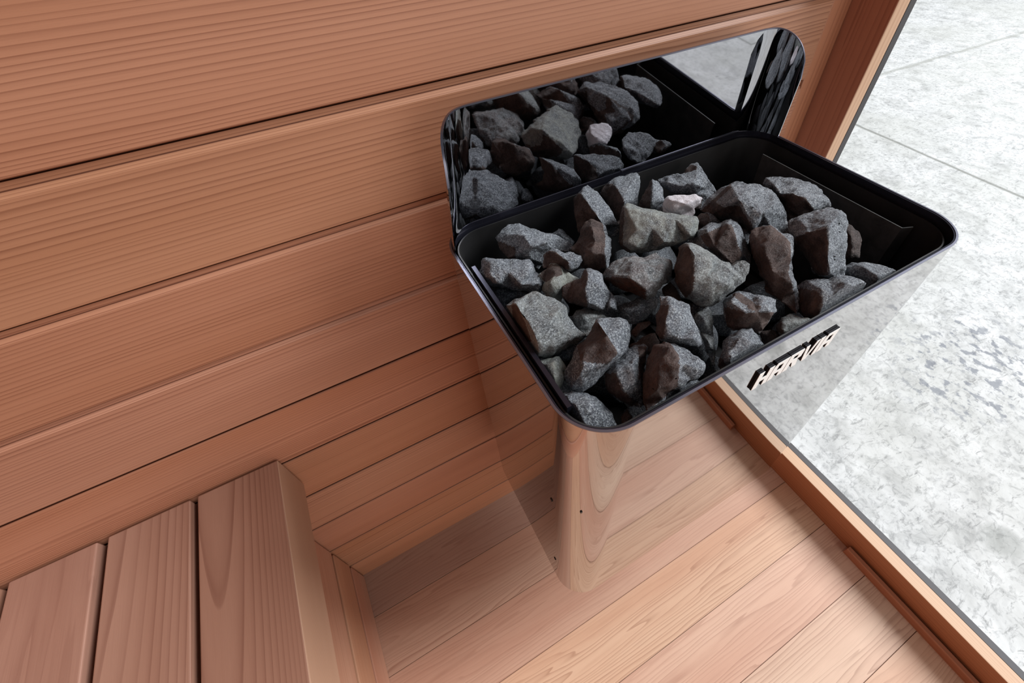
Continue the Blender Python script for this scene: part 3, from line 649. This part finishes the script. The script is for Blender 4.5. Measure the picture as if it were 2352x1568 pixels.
S('dark blue stone in the gap below the rust-stained stone', 'D', .848, [(1085,300),(1200,260),(1290,230),(1400,210),(1430,260),(1400,340),(1330,400),(1250,445),(1180,445),(1100,375)], [(1150,330,.5),(1280,320,.6)], dark=.1)
S('olive-grey stone behind the grey end of the long diagonal one', 'D', .852, [(713,400),(750,350),(830,325),(930,340),(1005,392),(920,440),(880,500),(830,555),(765,490)], [(800,400,.6),(900,380,.5)], dark=.35, pale=.4)
S('narrow brown stone sliver in the gap left of the streaked stone', 'D', .846, [(1200,530),(1260,450),(1350,428),(1370,450),(1300,500),(1240,560)], [(1280,480,.5)], dark=.9, warm=.4)
S('dark brown stone under the left edge of the big rounded stone', 'D', .850, [(1465,160),(1530,105),(1575,150),(1610,230),(1660,290),(1560,260),(1480,210)], [(1550,180,.5)], dark=.8)
S('dark grey stone below the big rounded stone, behind the thin shard', 'D', .848, [(1670,280),(1750,295),(1830,290),(1790,350),(1750,440),(1710,380)], [(1740,340,.5)], dark=.4)
S('tiny reddish stone at the bottom of the left front gap', 'D', .842, [(1120,1230),(1165,1170),(1210,1220),(1205,1310),(1130,1340)], [(1165,1250,.5)], dark=.9, warm=.5)


# rough layer below, glimpsed through the gaps
rs = random.Random(3)
base_me = []
for q in range(6):
    bm = bmesh.new(); bmesh.ops.create_icosphere(bm, subdivisions=4, radius=.031)
    cuts = [(Vector((rs.gauss(0, 1), rs.gauss(0, 1), rs.gauss(0, 1))).normalized(), .018 + rs.random() * .008) for _ in range(11)]
    for v in bm.verts:
        for nrm, dd in cuts:
            e = v.co.dot(nrm) - dd
            if e > 0: v.co -= nrm * e
        v.co.x *= 1.15; v.co += v.co.normalized() * noise.noise(v.co * 60 + Vector((q, q, 0))) * .002
    for f in bm.faces: f.smooth = True
    me = bpy.data.meshes.new('sauna_stone'); bm.to_mesh(me); bm.free(); me.materials.append(M['stone'])
    a = me.attributes.new('brown', 'FLOAT', 'POINT')
    for i in range(len(me.vertices)): a.data[i].value = .35
    base_me.append(me)
for lay, z in ((0, .728),):
    for i in range(7):
        for j in range(4):
            x = .052 + i * .0625; y = -.285 + j * .071
            if x > .42: continue
            o = bpy.data.objects.new('sauna_stone', rs.choice(base_me)); COL.objects.link(o)
            o.location = (x + rs.uniform(-.004, .004), y + rs.uniform(-.004, .004), z)
            o.rotation_euler = (rs.uniform(0, 6.28), rs.uniform(0, 6.28), rs.uniform(0, 6.28))
            tag(o, 'dark stone deep in the heater, glimpsed in the black gaps beneath the top stones', 'stone', 'dark stones deep in the heater')

# ------------------------------------------------------------------ light
w = bpy.data.worlds.new('world'); SC.world = w; w.use_nodes = True
w.node_tree.nodes['Background'].inputs[0].default_value = (.86, .93, 1.0, 1)
w.node_tree.nodes['Background'].inputs[1].default_value = .17
def area_light(name, loc, target, size, sizey, power, color):
    l = bpy.data.lights.new(name, 'AREA'); l.shape = 'RECTANGLE'; l.size = size; l.size_y = sizey; l.energy = power; l.color = color
    o = bpy.data.objects.new(name, l); COL.objects.link(o); o.location = loc
    o.rotation_euler = (Vector(target) - Vector(loc)).to_track_quat('-Z', 'Y').to_euler(); return o
area_light('daylight_right', (7.4, -2.1, 6.6), (.5, -.2, .5), 4.4, 4.4, 1650, (.95, .98, 1.0))
area_light('fill_light', (.8, -2.6, 1.4), (-.05, -.1, .35), 1.8, 1.4, 24, (1.0, .95, .90))  # added fill lamp to brighten wall and bench, no such source in the room
SC.view_settings.view_transform = 'Standard'; SC.view_settings.look = 'None'
SC.view_settings.exposure = -0.10
SC.cycles.max_bounces = 10; SC.cycles.glossy_bounces = 6
SC.cycles.use_denoising = True
